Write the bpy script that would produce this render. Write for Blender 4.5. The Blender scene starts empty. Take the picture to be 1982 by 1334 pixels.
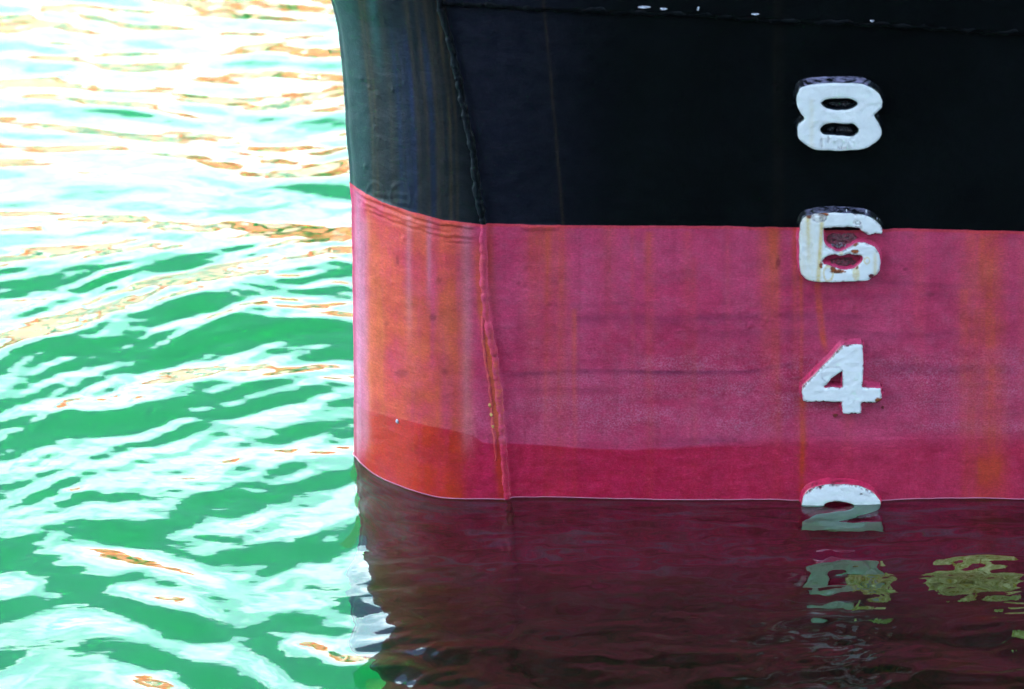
import bpy, math, random
import numpy as np
from mathutils import Vector
from mathutils.geometry import delaunay_2d_cdt

R = math.radians
random.seed(7)
rng = np.random.default_rng(11)
sc = bpy.context.scene
COL = sc.collection

# ------------------------------------------------------------------ camera
PITCH = R(28.0)
DIST = 6.0
FPX = 1443.0 * DIST                      # focal length in photograph pixels
fwd = np.array([0, math.cos(PITCH), -math.sin(PITCH)])
upv = np.array([0, math.sin(PITCH), math.cos(PITCH)])
axis_pt = 0.2065 * upv
CAM = axis_pt - DIST * fwd
cd = bpy.data.cameras.new('camera')
cam = bpy.data.objects.new('camera', cd)
COL.objects.link(cam)
cam.location = CAM
cam.rotation_euler = (math.pi / 2 - PITCH, 0, 0)
cd.sensor_width = 36
cd.lens = 36 * FPX / 1982.0
cd.clip_start = 0.1
cd.clip_end = 2000
cd.dof.use_dof = True
cd.dof.focus_distance = 5.95
cd.dof.aperture_fstop = 5.6
sc.camera = cam

# ------------------------------------------------------------------ world, sun, exposure
SUN_EL, SUN_AZ = R(37), R(205)           # azimuth clockwise from +Y : behind the photographer, a little to the left
w = bpy.data.worlds.new('World')
sc.world = w
w.use_nodes = True
nt = w.node_tree
nt.nodes.clear()
N = nt.nodes.new
L = nt.links.new
out = N('ShaderNodeOutputWorld')
bg = N('ShaderNodeBackground')
bg.inputs['Strength'].default_value = 0.06
sky = N('ShaderNodeTexSky')
sky.sky_type = 'NISHITA'
sky.sun_disc = False
sky.sun_elevation = SUN_EL
sky.sun_rotation = SUN_AZ
sky.air_density = 1.0
sky.dust_density = 0.4
tc = N('ShaderNodeTexCoord')
sep = N('ShaderNodeSeparateXYZ')
L(tc.outputs['Generated'], sep.inputs[0])


def wmath(op, a, b=None, c=None, clamp=False):
    m = N('ShaderNodeMath')
    m.operation = op
    m.use_clamp = clamp
    for i, v in enumerate((a, b, c)):
        if v is None:
            continue
        if isinstance(v, (int, float)):
            m.inputs[i].default_value = v
        else:
            L(v, m.inputs[i])
    return m.outputs[0]


# banks of white cumulus stand all round the horizon and thin out overhead
mp = N('ShaderNodeMapping')
mp.inputs['Scale'].default_value = (1, 1, 1.7)
L(tc.outputs['Generated'], mp.inputs[0])
n1 = N('ShaderNodeTexNoise')
n1.inputs['Scale'].default_value = 2.6
n1.inputs['Detail'].default_value = 6
n1.inputs['Roughness'].default_value = 0.5
L(mp.outputs[0], n1.inputs['Vector'])
n2 = N('ShaderNodeTexNoise')
n2.inputs['Scale'].default_value = 7
n2.inputs['Detail'].default_value = 4
L(mp.outputs[0], n2.inputs['Vector'])
CLOUD_TOP = 0.575                        # sine of the elevation where the banks break up
v = wmath('SUBTRACT', CLOUD_TOP, sep.outputs['Z'])
v = wmath('MULTIPLY_ADD', wmath('SUBTRACT', n1.outputs['Fac'], 0.5), 0.5, v)
cover = wmath('MULTIPLY', wmath('MULTIPLY_ADD', v, 60.0, 0.5, clamp=True), wmath('GREATER_THAN', sep.outputs['Z'], -0.01))
shade = N('ShaderNodeMapRange')
L(n2.outputs['Fac'], shade.inputs['Value'])
shade.inputs['From Min'].default_value = 0.44
shade.inputs['From Max'].default_value = 0.68
cc = N('ShaderNodeMix')
cc.data_type = 'RGBA'
L(shade.outputs[0], cc.inputs['Factor'])
cc.inputs['A'].default_value = (5.0, 8.4, 10.0, 1)
cc.inputs['B'].default_value = (12.5, 15.2, 16.6, 1)
mx = N('ShaderNodeMix')
mx.data_type = 'RGBA'
L(cover, mx.inputs['Factor'])
L(sky.outputs[0], mx.inputs['A'])
L(cc.outputs['Result'], mx.inputs['B'])
L(mx.outputs['Result'], bg.inputs['Color'])
L(bg.outputs[0], out.inputs['Surface'])

sd_ = bpy.data.lights.new('sun', 'SUN')
sd_.energy = 4.0
sd_.angle = R(0.53)
sd_.color = (1.0, 0.95, 0.88)
sun = bpy.data.objects.new('sun', sd_)
COL.objects.link(sun)
sdir = Vector((math.sin(SUN_AZ) * math.cos(SUN_EL), math.cos(SUN_AZ) * math.cos(SUN_EL), math.sin(SUN_EL)))
sun.rotation_euler = sdir.to_track_quat('Z', 'Y').to_euler()
sun.location = sdir * 60

vs = sc.view_settings
vs.view_transform = 'Standard'
vs.look = 'None'
vs.gamma = 1
vs.use_curve_mapping = False
vs.exposure = 3.88
cy = sc.cycles
cy.use_denoising = True
cy.max_bounces = 14
cy.transmission_bounces = 8
cy.volume_bounces = 3
cy.diffuse_bounces = 3
cy.glossy_bounces = 4
cy.sample_clamp_indirect = 6

# ------------------------------------------------------------------ projection helpers (photograph pixels <-> places)


def project(P):
    """world points (n,3) -> photograph pixel coordinates"""
    d = P - CAM
    dep = d @ fwd
    return 991 + FPX * d[..., 0] / dep, 667 - FPX * (d @ upv) / dep


def ray(px, py):
    v = fwd * FPX + np.array([px - 991.0, 0, 0]) + upv * (667.0 - py)
    return v / np.linalg.norm(v)


def on_water(px, py):
    r = ray(px, py)
    t = -CAM[2] / r[2]
    return CAM + r * t


def on_y(px, py, y):
    r = ray(px, py)
    t = (y - CAM[1]) / r[1]
    return CAM + r * t


def smooth(a, b, x):
    t = np.clip((x - a) / (b - a), 0, 1)
    return t * t * (3 - 2 * t)


def vnoise(x, y, seed=0):
    """smooth value noise on numpy arrays, 0..1"""
    xi = np.floor(x).astype(np.int64)
    yi = np.floor(y).astype(np.int64)
    xf = x - xi
    yf = y - yi
    u_ = xf * xf * (3 - 2 * xf)
    v_ = yf * yf * (3 - 2 * yf)

    def h(a, b):
        n = (a * 374761393 + b * 668265263 + seed * 1442695041) & 0xFFFFFFFF
        n = ((n ^ (n >> 13)) * 1274126177) & 0xFFFFFFFF
        n = n ^ (n >> 16)
        return (n & 0xFFFF) / 65535.0
    a = h(xi, yi) * (1 - u_) + h(xi + 1, yi) * u_
    b = h(xi, yi + 1) * (1 - u_) + h(xi + 1, yi + 1) * u_
    return a * (1 - v_) + b * v_


def fbm(x, y, seed=0, oct=4):
    s = 0
    a = 0.5
    t = 0
    for i in range(oct):
        s = s + a * vnoise(x * 2 ** i, y * 2 ** i, seed + i * 17)
        t += a
        a *= 0.5
    return s / t


def catmull(pts, n=8, closed=False):
    P = [np.array(p, float) for p in pts]
    m = len(P)
    o = []
    rngi = range(m) if closed else range(m - 1)
    for i in rngi:
        if closed:
            a, b, c, d = P[(i - 1) % m], P[i], P[(i + 1) % m], P[(i + 2) % m]
        else:
            a, b, c, d = P[max(i - 1, 0)], P[i], P[i + 1], P[min(i + 2, m - 1)]
        for k in range(n):
            t = k / n
            o.append(0.5 * ((2 * b) + (c - a) * t + (2 * a - 5 * b + 4 * c - d) * t * t + (3 * b - a - 3 * c + d) * t ** 3))
    if not closed:
        o.append(P[-1])
    return np.array(o)


# ------------------------------------------------------------------ object helpers
def link(name, me, mat=None, parent=None):
    o = bpy.data.objects.new(name, me)
    COL.objects.link(o)
    if mat is not None:
        for m in (mat if isinstance(mat, (list, tuple)) else [mat]):
            me.materials.append(m)
    if parent is not None:
        o.parent = parent
    return o


def mesh(name, verts, faces, smooth_=True, mats=None):
    me = bpy.data.meshes.new(name)
    me.from_pydata([tuple(v) for v in verts], [], [tuple(f) for f in faces])
    if mats is not None:
        me.polygons.foreach_set('material_index', mats)
    me.polygons.foreach_set('use_smooth', [smooth_] * len(me.polygons))
    me.update()
    return me


def grid_mesh(name, V, closed_u=False):
    """V: (rows, cols, 3) array"""
    nr, nc = V.shape[:2]
    idx = np.arange(nr * nc).reshape(nr, nc)
    q = np.stack([idx[:-1, :-1], idx[:-1, 1:], idx[1:, 1:], idx[1:, :-1]], -1).reshape(-1, 4)
    me = bpy.data.meshes.new(name)
    me.vertices.add(nr * nc)
    me.vertices.foreach_set('co', V.reshape(-1).astype(np.float32))
    me.loops.add(q.size)
    me.loops.foreach_set('vertex_index', q.reshape(-1).astype(np.int32))
    me.polygons.add(len(q))
    me.polygons.foreach_set('loop_start', np.arange(0, q.size, 4, dtype=np.int32))
    me.polygons.foreach_set('loop_total', np.full(len(q), 4, dtype=np.int32))
    me.update(calc_edges=True)
    me.validate()
    me.polygons.foreach_set('use_smooth', np.ones(len(me.polygons), dtype=bool))
    return me


def attr(me, name, vals):
    a = me.attributes.new(name, 'FLOAT', 'POINT')
    a.data.foreach_set('value', np.asarray(vals, dtype=np.float32).reshape(-1))


def box(x0, x1, y0, y1, z0, z1):
    v = [(x0, y0, z0), (x1, y0, z0), (x1, y1, z0), (x0, y1, z0), (x0, y0, z1), (x1, y0, z1), (x1, y1, z1), (x0, y1, z1)]
    f = [(0, 3, 2, 1), (4, 5, 6, 7), (0, 1, 5, 4), (1, 2, 6, 5), (2, 3, 7, 6), (3, 0, 4, 7)]
    return v, f


def thing(name, label, cat, loc=(0, 0, 0), group=None):
    o = bpy.data.objects.new(name, None)
    COL.objects.link(o)
    o.location = loc
    o['label'] = label
    o['category'] = cat
    if group:
        o['group'] = group
    return o


# ------------------------------------------------------------------ materials
class MB:
    def __init__(s, name):
        s.m = bpy.data.materials.new(name)
        s.m.use_nodes = True
        s.t = s.m.node_tree
        s.t.nodes.clear()
        s.out = s.t.nodes.new('ShaderNodeOutputMaterial')

    def n(s, ty, **kw):
        nd = s.t.nodes.new(ty)
        for k, v in kw.items():
            setattr(nd, k, v)
        return nd

    def put(s, sock, v):
        if isinstance(v, bpy.types.NodeSocket):
            s.t.links.new(v, sock)
        elif isinstance(v, (tuple, list)) and len(v) == 3 and sock.type == 'RGBA':
            sock.default_value = (*v, 1)
        else:
            sock.default_value = v

    def math(s, op, a, b=None, c=None, clamp=False):
        nd = s.n('ShaderNodeMath', operation=op, use_clamp=clamp)
        for i, v in enumerate((a, b, c)):
            if v is not None:
                s.put(nd.inputs[i], v)
        return nd.outputs[0]

    def at(s, name):
        return s.n('ShaderNodeAttribute', attribute_name=name).outputs['Fac']

    def mix(s, f, a, b):
        nd = s.n('ShaderNodeMix', data_type='RGBA')
        s.put(nd.inputs['Factor'], f)
        s.put(nd.inputs['A'], a)
        s.put(nd.inputs['B'], b)
        return nd.outputs['Result']

    def noise(s, scale, detail=4, rough=0.5, vec=None, scl=None):
        nd = s.n('ShaderNodeTexNoise')
        nd.inputs['Scale'].default_value = scale
        nd.inputs['Detail'].default_value = detail
        nd.inputs['Roughness'].default_value = rough
        co = s.n('ShaderNodeTexCoord').outputs['Object']
        if scl:
            mp_ = s.n('ShaderNodeMapping')
            mp_.inputs['Scale'].default_value = scl
            s.t.links.new(co, mp_.inputs[0])
            co = mp_.outputs[0]
        s.t.links.new(co, nd.inputs['Vector'])
        return nd.outputs['Fac']

    def rng(s, v, a, b, c=0.0, d=1.0):
        nd = s.n('ShaderNodeMapRange')
        s.put(nd.inputs['Value'], v)
        for k, q in zip(('From Min', 'From Max', 'To Min', 'To Max'), (a, b, c, d)):
            s.put(nd.inputs[k], q)
        return nd.outputs[0]

    def bump(s, h, strength, dist, normal=None):
        nd = s.n('ShaderNodeBump')
        s.put(nd.inputs['Height'], h)
        nd.inputs['Strength'].default_value = strength
        nd.inputs['Distance'].default_value = dist
        if normal is not None:
            s.put(nd.inputs['Normal'], normal)
        return nd.outputs[0]

    def bsdf(s, color, rough=0.5, spec=0.5, normal=None, **kw):
        nd = s.n('ShaderNodeBsdfPrincipled')
        s.put(nd.inputs['Base Color'], color)
        s.put(nd.inputs['Roughness'], rough)
        s.put(nd.inputs['Specular IOR Level'], spec)
        if normal is not None:
            s.put(nd.inputs['Normal'], normal)
        for k, v in kw.items():
            s.put(nd.inputs[k], v)
        s.t.links.new(nd.outputs[0], s.out.inputs['Surface'])
        return nd


def hull_material():
    b = MB('hull_paint')
    fine = b.noise(420, 3, 0.6)
    mid = b.noise(60, 5, 0.6)
    streak = b.noise(1.0, 5, 0.6, scl=(95, 60, 3.2))
    streak2 = b.noise(1.0, 4, 0.6, scl=(260, 200, 9))
    big = b.noise(7, 4, 0.5)
    # boot-top red : pink chalked paint, blotched
    pink = b.mix(b.rng(big, 0.35, 0.65), (0.48, 0.026, 0.088), (0.55, 0.052, 0.135))
    pink = b.mix(b.math('MULTIPLY', b.rng(mid, 0.45, 0.75), 0.35), pink, (0.46, 0.105, 0.19))
    pink = b.mix(b.math('MULTIPLY', b.rng(streak, 0.5, 0.72), 0.30), pink, (0.30, 0.028, 0.06))
    chalk = b.math('MULTIPLY', b.at('chalk'), b.rng(fine, 0.40, 0.75, 0.0, 0.5))
    pink = b.mix(chalk, pink, (0.40, 0.19, 0.28))
    band = b.at('band')
    pink = b.mix(band, pink, (0.19, 0.022, 0.07))
    wetsd = b.math('ADD', b.at('wet_sd'), b.math('MULTIPLY', b.math('SUBTRACT', mid, 0.5), 2.0))
    wet = b.math('MULTIPLY', b.rng(wetsd, -1.0, 1.5), b.at('wet_amt'))
    wetc = b.mix(b.rng(mid, 0.35, 0.7), (0.42, 0.005, 0.038), (0.53, 0.012, 0.070))
    wetc = b.mix(b.math('MULTIPLY', b.rng(fine, 0.5, 0.75), 0.25), wetc, (0.42, 0.07, 0.13))
    red = b.mix(wet, pink, wetc)
    # rust running down
    blot = b.noise(16, 5, 0.65)
    rs = b.math('MULTIPLY', b.math('MULTIPLY', b.at('rust'), b.rng(streak, 0.25, 0.55, 0.75, 1.0)), b.rng(blot, 0.32, 0.55, 0.45, 1.0))
    rcol = b.mix(b.rng(blot, 0.3, 0.7), (0.56, 0.052, 0.030), (0.62, 0.095, 0.055))
    rcol = b.mix(wet, rcol, (0.50, 0.028, 0.012))
    red = b.mix(rs, red, rcol)
    yel = b.math('MULTIPLY', b.at('ochre'), b.rng(streak2, 0.3, 0.6, 0.5, 1.0))
    red = b.mix(yel, red, b.mix(wet, (0.60, 0.135, 0.035), (0.42, 0.04, 0.012)))
    pale = b.at('pale')
    red = b.mix(b.math('MULTIPLY', pale, b.rng(streak, 0.35, 0.6, 0.6, 1.0)), red, (0.52, 0.22, 0.30))
    red = b.mix(b.at('spot'), red, (0.10, 0.012, 0.018))
    # black topside paint with thin stains
    blk = b.mix(b.rng(big, 0.35, 0.7), (0.0020, 0.0024, 0.0032), (0.0034, 0.0042, 0.0054))
    blk = b.mix(b.at('sheen'), blk, b.mix(b.rng(mid, 0.35, 0.65), (0.0065, 0.0072, 0.0140), (0.011, 0.011, 0.019)))  # bluish sheen beside the seam painted into the base colour
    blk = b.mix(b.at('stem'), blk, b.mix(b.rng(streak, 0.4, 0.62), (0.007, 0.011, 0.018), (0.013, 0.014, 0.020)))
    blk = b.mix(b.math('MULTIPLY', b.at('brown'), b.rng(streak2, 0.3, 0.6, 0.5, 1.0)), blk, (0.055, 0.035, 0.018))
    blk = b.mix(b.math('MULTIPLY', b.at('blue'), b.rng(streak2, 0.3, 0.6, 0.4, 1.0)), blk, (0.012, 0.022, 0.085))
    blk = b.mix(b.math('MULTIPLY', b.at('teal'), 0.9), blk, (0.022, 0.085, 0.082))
    sd = b.math('ADD', b.at('black_sd'), b.math('MULTIPLY', b.math('SUBTRACT', mid, 0.5), 1.6))
    isred = b.rng(sd, -0.5, 0.5)
    edge = b.math('MULTIPLY', b.rng(sd, -0.5, 0.6), b.rng(sd, 7.0, 3.0))
    red = b.mix(b.math('MULTIPLY', edge, 0.55), red, (0.55, 0.035, 0.025))
    col = b.mix(isred, blk, red)
    lam = b.noise(1.0, 5, 0.65, scl=(7, 7, 42))
    anti = b.mix(b.rng(mid, 0.35, 0.65), (0.90, 0.004, 0.11), (0.93, 0.03, 0.20))
    anti = b.mix(b.rng(lam, 0.50, 0.66, 0.0, 0.85), anti, (0.62, 0.16, 0.36))
    anti = b.mix(b.rng(lam, 0.47, 0.36, 0.0, 0.8), anti, (0.42, 0.004, 0.03))
    col = b.mix(b.at('antifoul'), col, anti)
    brush = b.noise(1.0, 4, 0.65, scl=(210, 120, 520))
    grain = b.math('MULTIPLY', b.rng(fine, 0.3, 0.7, 0.88, 1.12), b.rng(brush, 0.3, 0.7, 0.84, 1.16))
    grain = b.math('MULTIPLY', grain, b.rng(b.noise(28, 6, 0.7), 0.3, 0.7, 0.84, 1.14))
    gm = b.n('ShaderNodeVectorMath', operation='SCALE')
    b.put(gm.inputs[0], col)
    b.put(gm.inputs['Scale'], grain)
    col = gm.outputs[0]
    col = b.mix(b.math('MULTIPLY', b.at('depth_fade'), b.rng(big, 0.3, 0.6, 0.6, 1.0)), col, b.mix(b.rng(mid, 0.4, 0.6), (0.05, 0.012, 0.012), (0.16, 0.02, 0.02)))  # darkening with depth painted in for light lost under water
    col = b.mix(b.at('weed'), col, (0.10, 0.12, 0.09))
    rough = b.mix(isred, b.rng(mid, 0.3, 0.7, 0.36, 0.46), b.mix(wet, (0.55,) * 3, (0.30,) * 3))
    spec = b.mix(isred, b.mix(b.at('stem'), (0.08,) * 3, (0.28,) * 3), b.mix(wet, (0.25,) * 3, (0.42,) * 3))
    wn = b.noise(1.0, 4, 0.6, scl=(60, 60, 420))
    col = b.mix(b.math('MULTIPLY', b.at('rim_glint'), b.rng(wn, 0.42, 0.6)), col, (0.24, 0.21, 0.32))  # sky glint on the figures' top rims put into the colour
    rough = b.mix(b.at('gloss'), rough, (0.16,) * 3)
    spec = b.mix(b.at('gloss'), spec, (0.8,) * 3)
    h = b.math('ADD', b.math('MULTIPLY', fine, 0.30), b.math('MULTIPLY', mid, 0.55))
    h = b.math('ADD', h, b.math('MULTIPLY', b.noise(1.0, 3, 0.5, scl=(22, 22, 60)), 1.3))
    nm = b.bump(h, 0.8, 0.0013)
    b.bsdf(col, rough, spec, nm)
    return b.m


def white_paint():
    b = MB('white_paint')
    fine = b.noise(300, 4, 0.6)
    mid = b.noise(70, 4, 0.5)
    c = b.mix(b.rng(mid, 0.35, 0.7), (0.88, 0.85, 0.88), (0.82, 0.79, 0.83))
    c = b.mix(b.math('MULTIPLY', b.at('stain'), b.rng(fine, 0.3, 0.6, 0.6, 1)), c, (0.74, 0.56, 0.27))
    c = b.mix(b.at('rust'), c, b.mix(b.rng(fine, 0.4, 0.62), (0.42, 0.10, 0.02), (0.16, 0.05, 0.03)))
    c = b.mix(b.at('bare'), c, b.mix(b.rng(fine, 0.42, 0.58), (0.25, 0.24, 0.30), (0.70, 0.60, 0.60)))
    c = b.mix(b.at('chip'), c, b.mix(b.rng(fine, 0.42, 0.6), (0.30, 0.03, 0.08), (0.10, 0.02, 0.03)))
    c = b.mix(b.at('slime'), c, (0.76, 0.80, 0.78))
    h = b.math('ADD', b.math('MULTIPLY', fine, 0.5), b.math('MULTIPLY', b.noise(1, 3, 0.5, scl=(160, 160, 70)), 1.0))
    b.bsdf(c, 0.45, 0.35, b.bump(h, 0.5, 0.0012))
    return b.m


def simple(name, c1, c2, scale=20, rough=0.6, spec=0.3, bump=0.4, dist=0.002, scl=None, **kw):
    b = MB(name)
    n = b.noise(scale, 5, 0.6, scl=scl)
    b.bsdf(b.mix(b.rng(n, 0.35, 0.65), c1, c2), rough, spec, b.bump(n, bump, dist), **kw)
    return b.m


def water_material():
    b = MB('harbour_water')
    n1_ = b.noise(1.0, 3, 0.45, scl=(9, 26, 1))
    n2_ = b.noise(1.0, 2, 0.4, scl=(30, 95, 1))
    h = b.math('ADD', b.math('MULTIPLY', n1_, 1.0), b.math('MULTIPLY', n2_, 0.16))
    nm = b.bump(h, 1.0, 0.0009)
    fr = b.n('ShaderNodeFresnel')
    fr.inputs['IOR'].default_value = 1.6
    b.put(fr.inputs['Normal'], nm)
    gl = b.n('ShaderNodeBsdfGlossy')
    gl.inputs['Roughness'].default_value = 0.012
    b.put(gl.inputs['Normal'], nm)
    rf = b.n('ShaderNodeBsdfRefraction')
    rf.inputs['IOR'].default_value = 1.333
    rf.inputs['Roughness'].default_value = 0.0
    b.put(rf.inputs['Normal'], nm)
    ms = b.n('ShaderNodeMixShader')
    b.put(ms.inputs[0], fr.outputs[0])
    b.put(ms.inputs[1], rf.outputs[0])
    b.put(ms.inputs[2], gl.outputs[0])
    b.t.links.new(ms.outputs[0], b.out.inputs['Surface'])
    # suspended silt and algae
    ab = b.n('ShaderNodeVolumeAbsorption')
    ab.inputs['Color'].default_value = (0.80, 0.98, 0.66, 1)
    ab.inputs['Density'].default_value = 0.55
    sct = b.n('ShaderNodeVolumeScatter')
    sct.inputs['Color'].default_value = (0.05, 0.97, 0.48, 1)
    sct.inputs['Density'].default_value = 0.02
    sct.inputs['Anisotropy'].default_value = 0.0
    ad = b.n('ShaderNodeAddShader')
    b.t.links.new(ab.outputs[0], ad.inputs[0])
    b.t.links.new(sct.outputs[0], ad.inputs[1])
    b.t.links.new(ad.outputs[0], b.out.inputs['Volume'])
    return b.m


M_HULL = hull_material()
M_WHITE = white_paint()
M_WATER = water_material()

# ------------------------------------------------------------------ ship hull
wl = [(693, 880), (698, 888), (708, 899), (740, 919), (800, 944), (860, 957), (920, 963), (985, 965)]
near = [on_water(*p)[:2] for p in wl]
x0, y0 = near[0]
near[-1][1] = near[-2][1] = max(near[-1][1], 0.0) * 0 + 0.0
near[-2][1] = 0.004
near += [np.array([0.06, 0.0]), np.array([0.2, 0.0]), np.array([0.6, 0.0]), np.array([1.2, 0.0]), np.array([3.0, 0.0]), np.array([12.0, 0.0])]
ca, sa = math.cos(R(38)), math.sin(R(38))
far = [np.array([x0 + .010, y0 + .030]), np.array([x0 + .035, y0 + .075]), np.array([x0 + .085, y0 + .13])]
for d in (0.15, 0.5, 1.5, 5, 13):
    far.append(far[2] + d * np.array([ca, sa]))
sec = catmull(list(reversed(far)) + near, 24)
i0 = int(np.argmin(np.hypot(sec[:, 0] - x0, sec[:, 1] - y0)))
seg = np.hypot(*(sec[1:] - sec[:-1]).T)
S = np.concatenate([[0], np.cumsum(seg)])
S = S - S[i0]


def section(s):
    x = np.interp(s, S, sec[:, 0])
    y = np.interp(s, S, sec[:, 1])
    e = 0.006
    dx = np.interp(s + e, S, sec[:, 0]) - np.interp(s - e, S, sec[:, 0])
    dy = np.interp(s + e, S, sec[:, 1]) - np.interp(s - e, S, sec[:, 1])
    l = np.hypot(dx, dy)
    return x, y, dy / l, -dx / l          # outward normal


sil = [(650, 0), (657, 30), (663, 62), (672, 150), (680, 280), (684, 345), (688, 400), (690, 520), (692, 700), (693, 880)]
sz, sx = [], []
for p in reversed(sil):
    q = on_y(p[0], p[1], y0)
    sz.append(q[2])
    sx.append(q[0] - x0)
zt, xt = sz[-1], sx[-1]
sz = [-2.0, -0.5] + sz + [zt + .5, zt + 1.2, zt + 2.2, zt + 3.4]
sx = [0.10, 0.015] + sx + [xt - .17, xt - .5, xt - 1.0, xt - 1.7]


def rake(z):
    return np.interp(z, sz, sx)


def flare(z):
    zz = np.maximum(z, 0)
    return 0.055 * zz * zz


def hull_point(s, z, off=0.0):
    x, y, nx, ny = section(s)
    wr = 1 - smooth(0, 0.34, np.abs(s)) * (z < 0.85) - smooth(0, 2.5, np.abs(s)) * (z >= 0.85)
    wr = 1 - smooth(0, 0.34 + np.maximum(z - .5, 0) * 0.9, np.abs(s))
    wf = smooth(0.02, 0.35, np.abs(s))
    f = flare(z) * wf + off
    return x + rake(z) * wr + nx * f, y + ny * f


def side(px, py, off=0.0):
    """pixel -> (x, y, z) on the flat of the side (plus off)"""
    z = 0.3
    for _ in range(8):
        q = on_y(px, py, -flare(z) - off)
        z = q[2]
    return q


# --- feature lines in photograph pixels
SEAM = np.array([(846, -40), (852, 8), (866, 60), (882, 125), (895, 190), (905, 240), (916, 300), (925, 370), (934, 433), (934, 480), (936, 540),
                 (942, 600), (955, 680), (966, 760), (972, 830), (976, 900), (983, 965), (990, 1060), (1000, 1400)], float)
PL = np.array([(600, 290), (660, 322), (684, 352), (710, 371), (740, 386), (800, 408), (860, 423), (940, 433), (1100, 436), (1400, 438), (1540, 440), (1600, 445),
               (1714, 444), (1730, 441), (1800, 443), (1982, 448), (3000, 462)], float)
WET = np.array([(600, 740), (693, 778), (720, 793), (800, 812), (880, 829), (915, 838), (935, 852), (975, 857), (1060, 862), (1150, 869), (1240, 870), (1320, 864), (1420, 858), (1560, 850), (1982, 846), (3000, 846)], float)
TOPS = np.array([(855, 4), (950, 8), (1040, 15), (1200, 20), (1350, 27), (1500, 37), (1700, 44), (1850, 56), (1982, 62), (2600, 96), (12000, 600)], float)


def graded(a, b, lo, hi, step, grow=1.12, maxstep=1.0):
    """values from lo to hi, fine (step) between a and b, growing outside"""
    v = list(np.arange(a, b, step))
    st = step
    x = v[-1]
    while x < hi:
        st = min(st * grow, maxstep)
        x += st
        v.append(min(x, hi))
    st = step
    x = v[0]
    left = []
    while x > lo:
        st = min(st * grow, maxstep)
        x -= st
        left.append(max(x, lo))
    return np.array(left[::-1] + v)


ss = graded(-0.03, 1.02, -12.5, 12.0, 0.0021, 1.15, 1.2)
zz = np.concatenate([graded(-0.10, 0.80, -0.5, 3.8, 0.0024, 1.14, 0.25)])
zz = np.concatenate([[-2.0, -1.5, -1.1, -0.8, -0.62], zz])
SS, ZZ = np.meshgrid(ss, zz)
X, Y = hull_point(SS, ZZ)
P = np.stack([X, Y, ZZ], -1)
PX, PY = project(P)
front = SS > -0.02
nf = front.astype(float)
# relief, metres outward
seamx = np.interp(PY, SEAM[:, 1], SEAM[:, 0])
dseam = PX - seamx + 3 * (fbm(PX / 30, PY / 22, 5) - .5)
pl = np.interp(PX, PL[:, 0], PL[:, 1])
black_sd = PY - pl + 1.2 * (fbm(PX / 22, PY * 0, 3) - .5)
tops = np.interp(PX, TOPS[:, 0], TOPS[:, 1])
rel = np.zeros_like(PX)
rel += 0.0045 * (1 - smooth(2, 9, dseam)) * (SS > -1)                 # stem casting stands proud of the side plate
above = smooth(3, -2, PY - tops) * smooth(-3, 3, dseam)
rel += 0.005 * above                                                   # strake above laps over
rel += nf * 0.0035 * (fbm(PX / 170, PY / 130, 21, 3) - .5)             # slow dents
rel += nf * 0.0012 * (fbm(PX / 34, PY / 30, 23, 3) - .5)


def ridge(d, wd):
    return np.exp(-(d / wd) ** 2)


stemzone = smooth(690, 705, PX) * smooth(930, 905, PX)
for off, hgt, a, c in ((5, .0020, 690, 925), (17, .0016, 705, 880), (27, .0018, 712, 925), (35, .0009, 840, 930)):
    d = black_sd - off + 9 * (fbm(PX / 34, PY * 0 + off, 31 + off) - .5)
    rel += hgt * ridge(d, 3.0) * smooth(a, a + 20, PX) * smooth(c, c - 20, PX) * (0.4 + fbm(PX / 14, PY / 9, 33) * 1.2)
    rel -= hgt * .8 * ridge(d - 6, 2.4) * smooth(a, a + 20, PX) * smooth(c, c - 20, PX)
rel += 0.0018 * smooth(-2, 2, black_sd) * smooth(12, 6, black_sd) * smooth(1005, 1015, PX) * smooth(1082, 1074, PX)
rel += 0.0008 * smooth(-1.5, 1.5, black_sd) * nf
# old doubler outline on the stem just above the paint line
for cx_, cy_, rx, ry in ((731, 378, 17, 26), (779, 380, 19, 28)):
    rr = np.sqrt(((PX - cx_) / rx) ** 2 + ((PY - cy_) / ry) ** 2)
    rel += 0.0009 * ridge((rr - 1) * 18, 2.2) * (PY < 396) * (.3 + fbm(PX / 12, PY / 12, 43))
rel += 0.0003 * np.sin(PY / 2.6 + 3 * fbm(PX / 20, PY / 20, 41)) * smooth(718, 726, PX) * smooth(796, 786, PX) * smooth(360, 372, PY) * (black_sd < 0)
# pocks, runs and paint curtains
for _ in range(90):
    cx_, cy_ = rng.uniform(700, 1980), rng.uniform(40, 950)
    r_ = rng.uniform(1.8, 3.2)
    rel += rng.choice([-1, 1, 1]) * rng.uniform(.0008, .0016) * ridge(np.hypot(PX - cx_, PY - cy_), r_)
for cx_, cy_ in ((720, 168), (705, 150), (765, 172), (860, 310), (713, 320), (1338, 604), (1395, 605), (1346, 612), (1450, 630), (1478, 628), (1482, 618), (1376, 642), (1312, 640), (1456, 610), (1470, 615), (1350, 682), (1452, 628)):
    rel += 0.0014 * ridge(np.hypot(PX - cx_, PY - cy_), 3.2)
for r_ in (26, 36, 46, 58):                                           # brushed arcs beside the 6
    rr = np.hypot(PX - 1548, (PY - 402) * 1.25)
    rel += 0.0005 * ridge(rr - r_, 2.5) * (PX < 1545) * (PY < 398)
wet_sd = PY - np.interp(PX, WET[:, 0], WET[:, 1]) + 3 * (fbm(PX / 45, PY * 0, 51) - .5)
rel += 0.0004 * smooth(-2, 2, wet_sd) * nf

X, Y = hull_point(SS, ZZ, rel)
V = np.stack([X, Y, ZZ + 0 * X], -1)
hull_me = grid_mesh('hull', V)

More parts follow.
